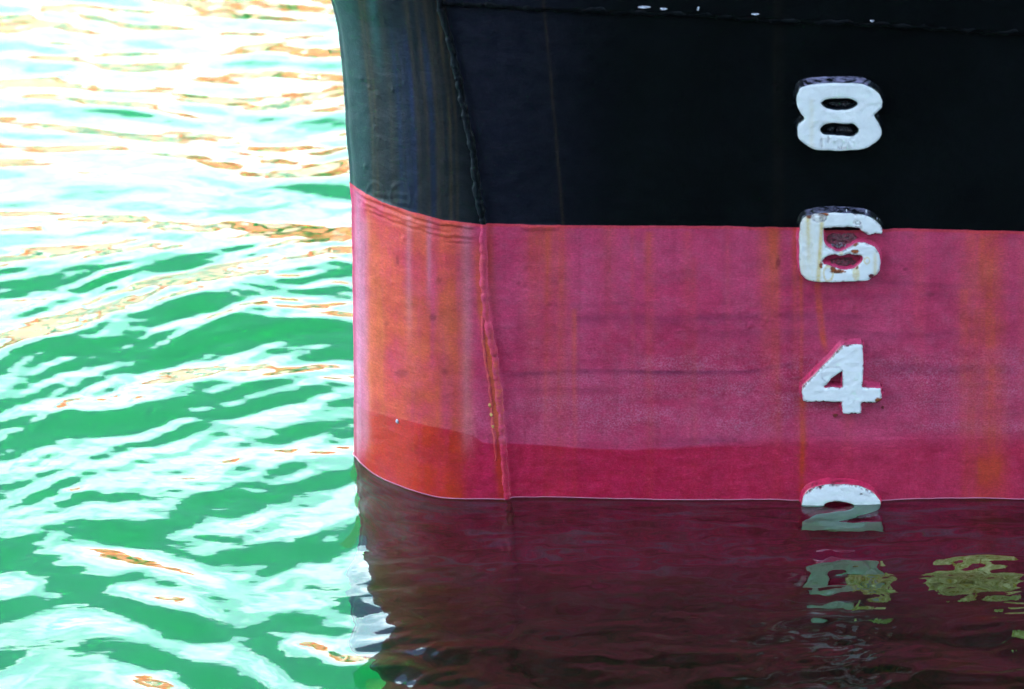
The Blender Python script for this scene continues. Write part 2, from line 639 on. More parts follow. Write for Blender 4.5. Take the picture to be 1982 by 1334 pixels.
# stains
def gx(c, wd, x=None):
    return np.exp(-(((PX if x is None else x) - c) / wd) ** 2)


wob = 5 * (fbm(PX * 0 + 3, PY / 90, 61) - .5)
xw = PX + wob
rust = np.zeros_like(PX)
ochre = np.zeros_like(PX)
pale = np.zeros_like(PX)
redz = smooth(-3, 3, black_sd)
fall = lambda y_, ln: np.exp(-np.maximum(PY - y_, 0) / ln) * smooth(y_ - 6, y_ + 2, PY)
colnoise = fbm(PX / 24, PY / 260, 71, 4)
# stem face: broad orange
stemmask = smooth(700, 722, xw) * smooth(935, 880, xw)
rust += stemmask * np.clip(0.45 + 1.5 * (colnoise - .42), 0, 1) * 0.95
rust += gx(775, 30, xw) * 0.4 + gx(740, 16, xw) * .5
ochre += gx(733, 13, xw) * .7 * smooth(420, 520, PY) * smooth(830, 700, PY) + gx(745, 6, xw) * .5 * smooth(500, 600, PY)
ochre += gx(800, 22, xw) * .45 * smooth(520, 600, PY) * smooth(820, 700, PY) + gx(870, 14, xw) * .4 * smooth(500, 600, PY) * smooth(820, 700, PY)
ochre += gx(722, 5, xw) * .35
pale += gx(712, 9, xw) * .5 * smooth(400, 440, PY) + gx(700, 8) * .6
pale += gx(797, 6, xw) * .35 * smooth(700, 560, PY) + gx(905, 12, xw) * .35 + gx(835, 5, xw) * .35 * smooth(620, 500, PY)
pale *= smooth(900, 830, PY)
seg_ = np.abs(dseam + 8)
ochre += np.exp(-(seg_ / 6) ** 2) * .5 * smooth(560, 620, PY) * smooth(900, 780, PY)
rust += np.exp(-(seg_ / 9) ** 2) * .8 * smooth(440, 520, PY)
rust += np.exp(-((dseam - 14) / 8) ** 2) * .35 * smooth(650, 500, PY)
for c, wd, y_, ln, am in ((1038, 24, 430, 160, .75), (1085, 16, 430, 420, .6), (1060, 8, 430, 600, .45), (1112, 5, 600, 500, .5), (1180, 14, 440, 130, .3),
                          (1258, 9, 450, 330, .5), (1225, 5, 440, 250, .25), (1330, 10, 450, 180, .35), (1345, 6, 500, 500, .22),
                          (1490, 20, 432, 210, .75), (1505, 7, 440, 400, .4), (1540, 6, 430, 200, .7), (1552, 4, 520, 500, .75), (1553, 7, 770, 300, .8),
                          (1780, 12, 446, 200, .3), (1900, 40, 446, 900, .5), (1925, 22, 446, 900, .3), (1868, 12, 560, 900, .25), (1982, 12, 446, 500, .3),
                          (1640, 10, 800, 120, .2), (2100, 30, 446, 600, .5), (1410, 5, 440, 160, .25)):
    rust += am * gx(c, wd, xw) * fall(y_, ln) * (0.65 + .7 * (fbm(PX / 5, PY / 160, 73) - .3))
# wandering run below the 6
cx6 = np.interp(PY, [545, 600, 650, 680], [1582, 1586, 1592, 1598])
rust += 1.1 * np.exp(-((PX - cx6) / 5.5) ** 2) * smooth(540, 552, PY) * smooth(690, 640, PY)
rust += .4 * smooth(1880, 1900, PX) * smooth(1975, 1930, PX) * smooth(860, 900, PY) * (0.5 + fbm(PX / 40, PY / 30, 75) * .8)
rust = np.clip(rust * 1.6, 0, 1) * redz
ochre = np.clip(ochre * .7, 0, .9) * redz
chalk = smooth(640, 720, PY) * smooth(850, 820, PY) * smooth(960, 1080, PX) * np.clip(fbm(PX / 130, PY / 26, 81) * 2.4 - .75, 0, 1)
chalk += .3 * smooth(560, 700, PY) * smooth(860, 840, PY) * fbm(PX / 60, PY / 30, 83) * smooth(900, 1000, PX)
chalk += .35 * smooth(760, 800, PY) * smooth(840, 815, PY) * smooth(870, 895, PX) * smooth(955, 940, PX)
band = np.zeros_like(PX)
for y_, wd, a, c, am in ((612, 10, 1080, 1700, .55), (575, 7, 1500, 1980, .3), (548, 5, 1650, 1980, .3), (720, 4.5, 960, 1560, .8), (712, 10, 1680, 1980, .55), (640, 9, 1300, 1980, .4),
                         (855, 14, 1250, 1470, .4), (590, 4, 1000, 1300, .25), (755, 4, 960, 1200, .4)):
    yy = y_ + 16 * (fbm(PX / 190, PX * 0 + y_, 91) - .5) - (PX > 1450) * (y_ == 720) * (PX - 1450) * .15
    sharp = np.where(PY > yy, wd * 1.6, wd * .7)
    band += am * np.exp(-((PY - yy) / sharp) ** 2) * smooth(a, a + 60, PX) * smooth(c + 20, c - 60, PX) * (0.3 + fbm(PX / 50, PY / 12, 93))
band = np.clip(band, 0, .8)
spot = np.zeros_like(PX)
for cx_, cy_, rx, ry in ((1800, 570, 9, 3.5), (1752, 520, 6, 3), (1506, 507, 5, 9), (775, 500, 3, 9), (851, 540, 6, 8), (1015, 552, 6, 4), (1004, 548, 4, 4), (752, 625, 5, 4), (840, 612, 7, 7),
                         (1448, 660, 5, 3), (862, 716, 8, 7), (782, 720, 12, 8), (1636, 843, 2.5, 2.5), (1452, 441, 3, 5), (1170, 700, 3, 3)):
    dd = np.hypot((PX - cx_) / rx, (PY - cy_) / ry) + .6 * (fbm(PX / 4, PY / 4, 95) - .5)
    spot = np.maximum(spot, smooth(1.3, .6, dd) * rng.uniform(.2, .5))
stem = smooth(30, -60, dseam) * smooth(-3.0, -0.2, -np.abs(SS) * 3) * nf
brown = np.zeros_like(PX)
lean = PX - np.interp(PY, [0, 80, 160, 240, 330, 420], [-20, -12, -3, 4, 6, 6])
for c, wd, am in ((722, 3, .9), (730, 3, .6), (738, 7, .25), (760, 5, .35), (808, 5, .5), (826, 4, .6), (845, 5, .6), (868, 4, .7), (880, 3, .5), (855, 3, .3)):
    brown += am * np.exp(-((lean - c) / wd) ** 2) * (.35 + fbm(PX / 8, PY / 90, 101) * .9)
brown += .4 * np.exp(-((PX - np.interp(PY, [0, 250, 440], [1052, 1075, 1090])) / 2.6) ** 2) * (.3 + fbm(PX / 6, PY / 60, 103))
brown += .07 * gx(1500, 4) + .05 * gx(1510, 7)
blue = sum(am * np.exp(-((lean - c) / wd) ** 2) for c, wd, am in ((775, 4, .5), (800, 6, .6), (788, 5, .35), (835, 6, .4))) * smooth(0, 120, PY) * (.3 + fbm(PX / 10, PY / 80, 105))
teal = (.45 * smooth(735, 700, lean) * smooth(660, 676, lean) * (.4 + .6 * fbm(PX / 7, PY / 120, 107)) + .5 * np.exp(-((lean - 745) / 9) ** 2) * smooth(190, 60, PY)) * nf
weed = np.clip(fbm(PX / 60, PY / 22, 111) * 3 - 1.95, 0, 1) * smooth(985, 1100, PY) * .6
for n_, a_ in (('black_sd', black_sd), ('wet_sd', wet_sd / (1 + 2 * smooth(1150, 1350, PX) + 12 * smooth(1330, 1650, PX))), ('wet_amt', 0.55 + .45 * smooth(1950, 1200, PX)), ('rust', rust), ('ochre', ochre), ('pale', np.clip(pale, 0, 1) * redz),
               ('chalk', np.clip(chalk, 0, 1)), ('band', band), ('spot', spot), ('stem', stem), ('brown', np.clip(brown, 0, 1)), ('blue', np.clip(blue, 0, 1)),
               ('teal', np.clip(teal, 0, 1)), ('weed', weed), ('depth_fade', smooth(-.15, -.36, ZZ + .08 * (fbm(PX / 120, PY / 60, 121) - .5))), ('sheen', smooth(1250, 930, PX) * smooth(-4, 6, dseam)), ('antifoul', smooth(-.004, -.012, ZZ))):
    attr(hull_me, n_, a_)

ship = thing('ship', 'black and red steel ship bow with white draught figures rising from green water', 'ship', (x0, y0, 0))


def attach(o):
    o.parent = ship
    o.matrix_parent_inverse.identity()
    o.location = (-x0, -y0, 0)


hull = link('hull', hull_me, M_HULL)
attach(hull)


def fill_attrs(me, PXv, PYv):
    """give a small part lying on the hull the same paint zones as the plate under it"""
    attr(me, 'black_sd', PYv - np.interp(PXv, PL[:, 0], PL[:, 1]))
    attr(me, 'wet_sd', PYv - np.interp(PXv, WET[:, 0], WET[:, 1]))
    attr(me, 'wet_amt', np.full(len(PXv), .8))


# deck closing the hull
top = V[-1]
half = len(ss) // 2
deck_v = [tuple(p) for p in top[::6]]
M_DECK = simple('deck_paint', (.12, .14, .12), (.18, .19, .17), 6)
dk = link('deck', mesh('deck', deck_v, [tuple(range(len(deck_v)))], False), M_DECK)
attach(dk)

# ------------------------------------------------------------------ weld seams
def seam_points(pts_px, step_px=3.0):
    p = catmull(pts_px, 12)
    d = np.concatenate([[0], np.cumsum(np.hypot(*(p[1:] - p[:-1]).T))])
    t = np.arange(0, d[-1], step_px)
    return np.interp(t, d, p[:, 0]), np.interp(t, d, p[:, 1])


# nearest surface lookup on the fine grid
FM = (SS > -0.01) & (SS < 1.05) & (ZZ > -0.5) & (ZZ < 0.85)
fpx, fpy, fV = PX[FM], PY[FM], V[FM]
cell = {}
for i_, (a_, b_) in enumerate(zip((fpx // 12).astype(int), (fpy // 12).astype(int))):
    cell.setdefault((a_, b_), []).append(i_)


def lookup(px, py):
    a_, b_ = int(px // 12), int(py // 12)
    c_ = [i for da in (-1, 0, 1) for db in (-1, 0, 1) for i in cell.get((a_ + da, b_ + db), ())]
    if not c_:
        return side(px, py)
    c_ = np.array(c_)
    return fV[c_[np.argmin((fpx[c_] - px) ** 2 + (fpy[c_] - py) ** 2)]]


def tube_on_hull(px, py, rad, seed, nseg=9, sink=0.3):
    C_ = np.array([lookup(a_, b_) for a_, b_ in zip(px, py)])
    k = np.ones(7) / 7
    Cp = np.pad(C_, ((3, 3), (0, 0)), mode='edge')
    C_ = np.stack([np.convolve(Cp[:, j], k, 'valid') for j in range(3)], 1)
    T = np.gradient(C_, axis=0)
    T /= np.linalg.norm(T, axis=1)[:, None]
    n = len(C_)
    view = np.array([-.25, -1, .0])
    view /= np.linalg.norm(view)
    A = np.cross(T, view)
    A /= np.linalg.norm(A, axis=1)[:, None]
    B = np.cross(A, T)
    idx = np.arange(n)
    r = rad * (0.60 + .85 * fbm(idx / 4.5, idx * 0.0, seed, 3))
    side_w = rad * .9 * (fbm(idx / 7.0, idx * 0 + 4, seed + 3, 2) - .5)
    rows = []
    for j in range(nseg):
        a = 2 * math.pi * j / nseg
        rr = r * (1 + .16 * (fbm(idx / 3.0, idx * 0 + j * 2.7, seed + 9, 2) - .5))
        rows.append(C_ + A * (rr * math.cos(a) + side_w)[:, None] + B * (rr * math.sin(a) * .8 - rad * sink)[:, None])
    Vt = np.stack(rows + [rows[0]], 1)
    return Vt


def weld(name, pts, rad, seed, extra=None, label=None, shift=0):
    px, py = seam_points([(a_ + shift, b_) for a_, b_ in pts], 2.6)
    Vt = tube_on_hull(px, py, rad, seed)
    me = grid_mesh(name, Vt)
    q = Vt.reshape(-1, 3)
    vx, vy = project(q)
    # pixel position of the seam, not of the far side of the tube
    cx_ = np.repeat(px, Vt.shape[1])
    cy_ = np.repeat(py, Vt.shape[1])
    fill_attrs(me, cx_, cy_)
    if extra:
        for k_, fn in extra.items():
            attr(me, k_, fn(vx, vy))
    o = link(name, me, M_HULL)
    attach(o)
    if label:
        o['label'] = label
    return o


SEAMV = [tuple(p) for p in SEAM[:-1]]
weld('weld_bead', SEAMV, 0.0046, 201,
     {'rust': lambda x, y: np.clip(1.2 * smooth(440, 520, y) * (fbm(x / 3, y / 16, 205) - .25), 0, .7),
      'ochre': lambda x, y: np.clip(smooth(640, 700, y) * smooth(860, 800, y) * (fbm(x / 3, y / 5, 206) - .5) * 2.5, 0, .8),
      'stem': lambda x, y: smooth(4, -4, x - np.interp(y, SEAM[:, 1], SEAM[:, 0])) * .6},
     'lumpy vertical weld down the stem with rust along it')
weld('weld_bead', [(946, 600), (946, 650), (954, 710), (961, 770), (966, 830), (971, 890)], 0.0022, 221,
     {'rust': lambda x, y: .3 + .5 * fbm(x / 3, y / 9, 207), 'ochre': lambda x, y: np.clip((fbm(x / 3, y / 5, 208) - .55) * 3, 0, .6)}, 'thin rusty paint run beside the stem weld', -10)
M_CHIP = M_HULL
weld('weld_bead', [tuple(p) for p in TOPS[:-2]] + [(2300, 80)], 0.0042, 231,
     {'pale': lambda x, y: 0 * x}, 'horizontal plate lap weld across the top of the frame')
# bare bright chips on the lap weld
M_BARE = simple('bare_metal', (.22, .2, .25), (.6, .6, .66), 300, .5, .4)


def chip(name, px, py, rx, ry, mat, off=0.001, seed=0, n=14, lump=0.6, label=None, base=None):
    """a small lumpy flake on the plate"""
    vs_, fs = [], []
    ctr = np.array(lookup(px, py) if base is None else base)
    sc_ = 1 / 1443.0
    rings = 4
    rs = np.random.default_rng(seed)
    jag = 1 + .45 * (rs.random(n) - .5)
    jag = (jag + np.roll(jag, 1)) / 2
    for k in range(rings):
        f = 1 - k / rings
        for j in range(n):
            a = 2 * math.pi * j / n
            hgt = off * (1 - f ** 2) * lump * 2 * (0.7 + .6 * rs.random()) + (-.0006 if k == 0 else 0)
            vs_.append(ctr + np.array([rx * sc_ * f * jag[j] * math.cos(a), -hgt, ry * sc_ / .88 * f * jag[j] * math.sin(a)]))
    vs_.append(ctr + np.array([0, -off * lump * 2, 0]))
    for k in range(rings - 1):
        for j in range(n):
            fs.append((k * n + j, k * n + (j + 1) % n, (k + 1) * n + (j + 1) % n, (k + 1) * n + j))
    for j in range(n):
        fs.append(((rings - 1) * n + j, (rings - 1) * n + (j + 1) % n, rings * n))
    me = mesh(name, vs_, fs)
    o = link(name, me, mat)
    return o


for i_, (a_, b_, c_, d_) in enumerate(((1246, 12, 12, 2.2), (1284, 14, 8, 1.5), (1352, 15, 2, 4), (1462, 24, 9, 1.2), (1688, 36, 5, 1.5))):
    o = chip('bare_chip', a_, b_, c_, d_, M_BARE, 0.0032, 300 + i_)
    attach(o)

# ------------------------------------------------------------------ draught figures
FIG = {}


def tr(pts, oy, ox=1480, s=6.607):
    return [(ox + x / s, oy + y / s) for x, y in pts]


FIG['8'] = (tr([(640, 285), (940, 272), (1180, 275), (1330, 315), (1450, 400), (1505, 500), (1498, 590), (1440, 650), (1402, 700), (1460, 790), (1492, 880), (1480, 970), (1400, 1050), (1270, 1115), (1050, 1137), (840, 1138), (660, 1130), (540, 1070), (440, 985), (418, 880), (430, 810), (505, 735), (455, 650), (410, 540), (415, 420), (480, 325)], 120),
            [tr([(720, 530), (790, 485), (890, 475), (1000, 472), (1110, 480), (1190, 540), (1120, 595), (1000, 618), (860, 612), (760, 575)], 120),
             tr([(710, 870), (760, 810), (860, 788), (1020, 795), (1140, 800), (1195, 860), (1195, 910), (1110, 955), (1000, 948), (860, 935), (750, 925)], 120)])
FIG['6'] = (tr([(490, 290), (560, 245), (700, 222), (900, 215), (1150, 225), (1290, 250), (1410, 310), (1490, 390), (1510, 485), (1440, 482), (1330, 497), (1262, 465), (1220, 425), (1150, 402), (1050, 400), (900, 402), (810, 410), (755, 430), (760, 520), (770, 600), (850, 670), (950, 705), (1060, 670), (1130, 622), (1200, 592), (1300, 600), (1400, 650), (1460, 730), (1480, 850), (1470, 950), (1400, 1030), (1280, 1085), (1050, 1098), (820, 1100), (620, 1095), (500, 1045), (455, 960), (440, 800), (440, 600), (450, 400)], 380),
            [tr([(745, 830), (790, 775), (880, 758), (980, 765), (1080, 750), (1180, 760), (1240, 770), (1250, 820), (1200, 880), (1130, 925), (1000, 940), (900, 910), (830, 885), (760, 870)], 380)])
FIG['4'] = (tr([(1000, 190), (1130, 180), (1240, 182), (1250, 184), (1260, 300), (1262, 500), (1253, 700), (1256, 728), (1290, 732), (1475, 738), (1484, 745), (1495, 830), (1490, 890), (1400, 925), (1330, 925), (1250, 930), (1240, 940), (1235, 1045), (1225, 1062), (1120, 1070), (1010, 1065), (996, 1040), (990, 960), (985, 928), (960, 922), (700, 915), (530, 912), (487, 870), (480, 740), (520, 670), (600, 600), (760, 440), (900, 290)], 640),
            [tr([(990, 530), (990, 650), (985, 728), (870, 725), (765, 728), (800, 680), (870, 610)], 640)])
FIG['2'] = ([(1552, 975), (1556, 960), (1570, 947), (1592, 940), (1627, 938), (1662, 941), (1687, 952), (1702, 968), (1704, 985), (1694, 1003), (1668, 1019), (1640, 1032), (1622, 1041), (1640, 1043), (1700, 1043), (1707, 1047), (1708, 1074), (1700, 1079), (1556, 1079), (1549, 1074), (1550, 1050), (1560, 1032), (1590, 1013), (1634, 997), (1652, 987), (1650, 977), (1630, 972), (1608, 972), (1596, 977), (1592, 985), (1556, 986)], [])
FIG['0'] = ([(1556, 1215), (1575, 1196), (1628, 1190), (1680, 1196), (1702, 1215), (1706, 1258), (1700, 1302), (1680, 1322), (1628, 1327), (1575, 1321), (1556, 1302), (1552, 1258)],
            [[(1600, 1228), (1628, 1223), (1656, 1229), (1664, 1258), (1656, 1288), (1628, 1294), (1600, 1288), (1594, 1258)]])


def poly_in(px, py, poly):
    inside = np.zeros(px.shape, bool)
    x_, y_ = poly[:, 0], poly[:, 1]
    j = len(poly) - 1
    for i in range(len(poly)):
        c = ((y_[i] > py) != (y_[j] > py)) & (px < (x_[j] - x_[i]) * (py - y_[i]) / (y_[j] - y_[i] + 1e-12) + x_[i])
        inside ^= c
        j = i
    return inside


def offset(poly, d):
    """grow a closed outline outward by d pixels (orientation independent)"""
    area = 0.5 * np.sum(poly[:, 0] * np.roll(poly[:, 1], -1) - np.roll(poly[:, 0], -1) * poly[:, 1])
    t = np.roll(poly, -1, 0) - np.roll(poly, 1, 0)
    t /= np.linalg.norm(t, axis=1)[:, None] + 1e-9
    n = np.stack([t[:, 1], -t[:, 0]], 1) * (1 if area > 0 else -1)
    return poly + n * d


def figure(ch, thick, label, attrs):
    outer, holes = FIG[ch]
    sharp = ch == '4'
    rs = np.random.default_rng(ord(ch))
    loops = []
    for k, lp in enumerate([outer] + holes):
        c = catmull(lp, 5, True)
        jitter = 2.8 if ch in '46' else 1.8
        idx = np.arange(len(c))
        c = c + jitter * (np.stack([fbm(idx / 2.1, idx * 0, 400 + k + ord(ch), 3), fbm(idx / 2.1, idx * 0 + 9, 410 + k + ord(ch), 3)], 1) - .5)
        loops.append(c)
    # body: face outline at full thickness, rounded shoulder, weld fillet at the plate. painted like the hull
    vb, fb = [], []
    for k, c in enumerate(loops):
        sgn = 1 if k == 0 else -1
        prof = [(0.0, thick - .0004), (1.2, thick - .0012), (2.0, thick * .55), (3.2, thick * .2), ((7.0 if k == 0 else 3.6), -.0030)]
        n = len(c)
        base0 = len(vb)
        for o_, h_ in prof:
            lo = offset(c, sgn * o_)
            # the rim is carried along the plate: position from the face outline, then moved in plane
            for p_face, p_ in zip(c, lo):
                f0 = side(p_face[0], p_face[1], thick)
                dx, dy = (p_[0] - p_face[0]) / 1443.0, (p_[1] - p_face[1]) / 1443.0 / .88
                z_ = f0[2] - dy
                vb.append((f0[0] + dx, -flare(z_) - h_ + (0.0022 * (rs.random() - .5) if 1.5 < o_ < 6 else 0), z_))
        for r_ in range(len(prof) - 1):
            for j in range(n):
                a, b_ = base0 + r_ * n + j, base0 + r_ * n + (j + 1) % n
                fb.append((a, b_, b_ + n, a + n))
    me = mesh('draught_figure', vb, fb)
    q = np.array(vb)
    vx, vy = project(q)
    fill_attrs(me, vx, vy)
    attr(me, 'stem', np.full(len(vx), .25))
    attr(me, 'gloss', np.full(len(vx), 1.0))
    yt = loops[0][:, 1].min()
    attr(me, 'rim_glint', (vy < yt + (14 if ch == '8' else 10)) * smooth(loops[0][:, 0].min(), loops[0][:, 0].min() + 25, vx) * smooth(loops[0][:, 0].max() - 20, loops[0][:, 0].max() - 34, vx) * (ch in '86') * (.9 if ch == '8' else .5))  # lavender glint coloured onto the upper rims
    if ch in '24':
        attr(me, 'spot', np.clip((fbm(vx / 4, vy / 4, 430) - .6) * 5, 0, .8) * (vy < 1000))
    if ch == '6':
        attr(me, 'weed', np.clip((fbm(vx / 5, vy / 5, 431) - .62) * 5, 0, .8) * (vy < 430))
    body = link('draught_figure', me, M_HULL)
    attach(body)
    body['label'] = label
    # painted white face with dense vertices
    xs_, ys_ = loops[0].min(0), loops[0].max(0)
    g = np.arange(xs_[0] + 1, ys_[0], 2.0)
    h = np.arange(xs_[1] + 1, ys_[1], 2.0)
    GX, GY = np.meshgrid(g, h)
    GX = GX + rs.uniform(-.4, .4, GX.shape)
    GY = GY + rs.uniform(-.4, .4, GY.shape)
    ins = poly_in(GX, GY, offset(loops[0], -1.0))
    for c in loops[1:]:
        ins &= ~poly_in(GX, GY, offset(c, 1.0))
    gp = np.stack([GX[ins], GY[ins]], 1)
    pts = [Vector(p) for c in loops for p in c] + [Vector(p) for p in gp]
    faces, st = [], 0
    for c in loops:
        faces.append(list(range(st, st + len(c))))
        st += len(c)
    edges = [(f[i], f[(i + 1) % len(f)]) for f in faces for i in range(len(f))]
    vo, eo, fo, *_ = delaunay_2d_cdt(pts, edges, [], 0, 1e-4)
    vo = np.array([(p.x, p.y) for p in vo])
    cen = np.array([vo[list(f)].mean(0) for f in fo])
    keep = poly_in(cen[:, 0], cen[:, 1], loops[0])
    for c in loops[1:]:
        keep &= ~poly_in(cen[:, 0], cen[:, 1], c)
    fo = [f for f, k in zip(fo, keep) if k]
    relief = 0.0012 * (fbm(vo[:, 0] / 12, vo[:, 1] / 9, 440, 3) - .5)
    edge_d = np.min([np.min(np.hypot(vo[:, 0, None] - c[None, :, 0], vo[:, 1, None] - c[None, :, 1]), axis=1) for c in loops], axis=0)
    relief += -0.0012 * smooth(3.5, 0, edge_d)
    A = attrs(vo[:, 0], vo[:, 1], edge_d)
    relief += -0.0012 * np.clip(A.get('bare', 0) + A.get('chip', 0), 0, 1)
    relief += 0.0008 * np.clip(A.get('lumpy', 0), 0, 1) * (fbm(vo[:, 0] / 3, vo[:, 1] / 7, 445) - .5) * 3
    W = []
    for (a, b_), r_ in zip(vo, relief):
        q = side(a, b_, thick)
        W.append((q[0], q[1] - r_, q[2]))
    me2 = mesh('painted_face', W, [tuple(reversed(f)) for f in fo])
    for k_, v_ in A.items():
        if k_ != 'lumpy':
            attr(me2, k_, np.clip(v_, 0, 1))
    f_ = link('painted_face', me2, M_WHITE, body)
    return body


def el(x, y, cx_, cy_, rx, ry, seed=0, j=.5):
    d = np.hypot((x - cx_) / rx, (y - cy_) / ry) + j * (fbm(x / 4, y / 4, 450 + seed) - .5)
    return smooth(1.15, .75, d)


def ring(x, y, cx_, cy_, rx, ry, wd, seed=0):
    d = np.hypot((x - cx_) / rx, (y - cy_) / ry) + .3 * (fbm(x / 5, y / 5, 460 + seed) - .5)
    return smooth(wd, wd * .3, np.abs(d - 1))


def a8(x, y, e):
    return {'stain': .25 * np.exp(-((x - 1571) / 5) ** 2) * smooth(185, 200, y),
            'bare': np.clip(.5 * el(x, y, 1590, 277, 3, 10, 1) + .5 * el(x, y, 1603, 270, 3, 9, 2) + .5 * el(x, y, 1632, 287, 12, 1.5, 3) + .4 * el(x, y, 1650, 266, 5, 3, 4), 0, .5),
            'lumpy': smooth(258, 268, y) * smooth(1585, 1592, x) * smooth(1662, 1650, x)}


def a6(x, y, e):
    st = .75 * np.exp(-((x - np.interp(y, [410, 540], [1592, 1584])) / 3.6) ** 2) + .5 * np.exp(-((x - 1564) / 3.5) ** 2) * smooth(530, 410, y) + .4 * np.exp(-((x - 1694) / 4) ** 2) * smooth(480, 500, y) \
        + .5 * el(x, y, 1657, 530, 7, 14, 1) + .5 * el(x, y, 1628, 488, 4, 8, 2) + .5 * ring(x, y, 1678, 505, 5, 6, .4, 3) + .35 * smooth(1600, 1560, x) * fbm(x / 8, y / 40, 461) + .6 * ring(x, y, 1603, 530, 9, 14, .25)
    ru = 1.2 * el(x, y, 1594, 416, 10, 3.5, 5) + .7 * el(x, y, 1566, 420, 5, 4, 6) + el(x, y, 1655, 487, 8, 4, 7) + el(x, y, 1652, 473, 9, 4, 8) + el(x, y, 1667, 452, 7, 4, 9) \
        + el(x, y, 1622, 526, 14, 3.5, 10) + el(x, y, 1612, 520, 5, 5, 11) + el(x, y, 1589, 514, 3, 6, 12) * .8 + .7 * el(x, y, 1659, 525 - 9, 3, 6, 13) + .9 * el(x, y, 1686, 535, 4, 4, 14)
    ba = .8 * ring(x, y, 1586, 423, 12, 7, .3, 15) + .9 * el(x, y, 1590, 424, 4, 5, 16) + .8 * ring(x, y, 1660, 432, 6, 3, .5, 17) + .4 * el(x, y, 1666, 441, 4, 8, 18) \
        + .8 * smooth(5, 2, e) * el(x, y, 1627, 480, 30, 12, 19)
    ch = .9 * el(x, y, 1687, 535, 5, 4, 20) + smooth(4, 1.5, e) * np.clip((fbm(x / 4, y / 4, 463) - .55) * 6, 0, 1) * (y > 400) * .7
    return {'stain': st * 1.6, 'rust': ru * 1.9, 'bare': ba, 'chip': ch}


def a4(x, y, e):
    dl = np.abs((x - 1556) * (667 - 745) - (y - 745) * (1630 - 1556)) / math.hypot(78, 74)   # along the slanting stroke
    n = fbm(x / 3, y / 3, 470)
    ch = smooth(6, 1, dl) * (x < 1632) * (n > .45) * 1.0 + smooth(3, 1, e) * np.clip((n - .58) * 9, 0, 1) + el(x, y, 1639, 669, 6, 3, 1) + .9 * el(x, y, 1620, 681, 5, 3, 2)
    return {'rust': .8 * smooth(7, 2, dl) * (np.abs(n - .45) < .05) + 1.1 * el(x, y, 1701, 775, 8, 5, 3) + .5 * el(x, y, 1627, 674, 4, 4, 4), 'chip': ch,
            'bare': .35 * ring(x, y, 1612, 726, 24, 16, .12, 5) * (x > 1590) * (x < 1632) * (y < 748),
            'stain': .3 * el(x, y, 1600, 690, 14, 10, 6)}


def a2(x, y, e):
    return {'chip': np.clip(smooth(7, 1, e) * (fbm(x / 3, y / 3, 480) > .55) * (y < 955) + el(x, y, 1588, 944, 4, 3, 1) + el(x, y, 1568, 950, 2.5, 3, 2) + .8 * el(x, y, 1667, 957, 1.8, 1.8, 3), 0, 1),
            'slime': smooth(964, 975, y) * .75, 'rust': .8 * smooth(4, 1, e) * (fbm(x / 3, y / 3, 482) > .62) * (y < 960)}


def a0(x, y, e):
    return {'slime': .7 + 0 * x, 'chip': np.clip((fbm(x / 9, y / 14, 484) - .5) * 5, 0, 1) * .8}


FT = 0.0125
figure('8', FT, 'white raised figure 8 on the black paint', a8)
fig6 = figure('6', FT, 'white raised figure 6 with rusted counters, across the black and red paint line', a6)
figure('4', FT, 'white raised figure 4 with chipped slanting edge on the red paint', a4)
figure('2', FT, 'white raised figure 2 half under the water at the waterline', a2)
figure('0', FT, 'sunken pale figure 0 overgrown with yellow-green weed', a0)

# rust scale, moss and barnacles in and around the figures
M_RUST = simple('rust_scale', (.20, .045, .02), (.30, .03, .07), 260, .75, .2, .9, .003)
M_SCAB = simple('old_scale', (.10, .055, .06), (.32, .05, .09), 330, .5, .5, 1.0, .003)
M_GREY = simple('grey_scale', (.18, .15, .18), (.42, .38, .42), 500, .35, .6, 1.0, .003)
M_MOSS = simple('moss', (.035, .07, .012), (.09, .13, .02), 400, .9, .1, 1.0, .003)
M_GLOSSK = simple('tar_paint', (.010, .008, .012), (.03, .026, .036), 200, .22, .8, 1.0, .003)


def cluster(name, mat, cx_, cy_, rx, ry, count, r0, r1, off, seed, label=None):
    """lumps grown together into one patch"""
    rs = np.random.default_rng(seed)
    V_, F_ = [], []
    for k in range(count):
        a, rr = rs.uniform(0, 6.28), math.sqrt(rs.random())
        px, py = cx_ + rx * rr * math.cos(a), cy_ + ry * rr * math.sin(a)
        c = side(px, py, 0)
        r = rs.uniform(r0, r1) / 1443
        n = 7
        b0 = len(V_)
        el_ = rs.uniform(.6, 1.6)
        for q in range(3):
            f = (1.0, .75, .35)[q]
            hh = (-.001, .55, .95)[q] * off * rs.uniform(.6, 1.1)
            for j in range(n):
                t = 2 * math.pi * j / n + rs.uniform(-.2, .2)
                V_.append((c[0] + r * el_ * f * math.cos(t), c[1] - hh, c[2] + r * f * math.sin(t)))
        V_.append((c[0], c[1] - off * rs.uniform(.7, 1.2), c[2]))
        for q in range(2):
            for j in range(n):
                F_.append((b0 + q * n + j, b0 + q * n + (j + 1) % n, b0 + (q + 1) * n + (j + 1) % n, b0 + (q + 1) * n + j))
        for j in range(n):
            F_.append((b0 + 2 * n + j, b0 + 2 * n + (j + 1) % n, b0 + 3 * n))
    o = link(name, mesh(name, V_, F_), mat)
    attach(o)
    if label:
        o['label'] = label
    return o


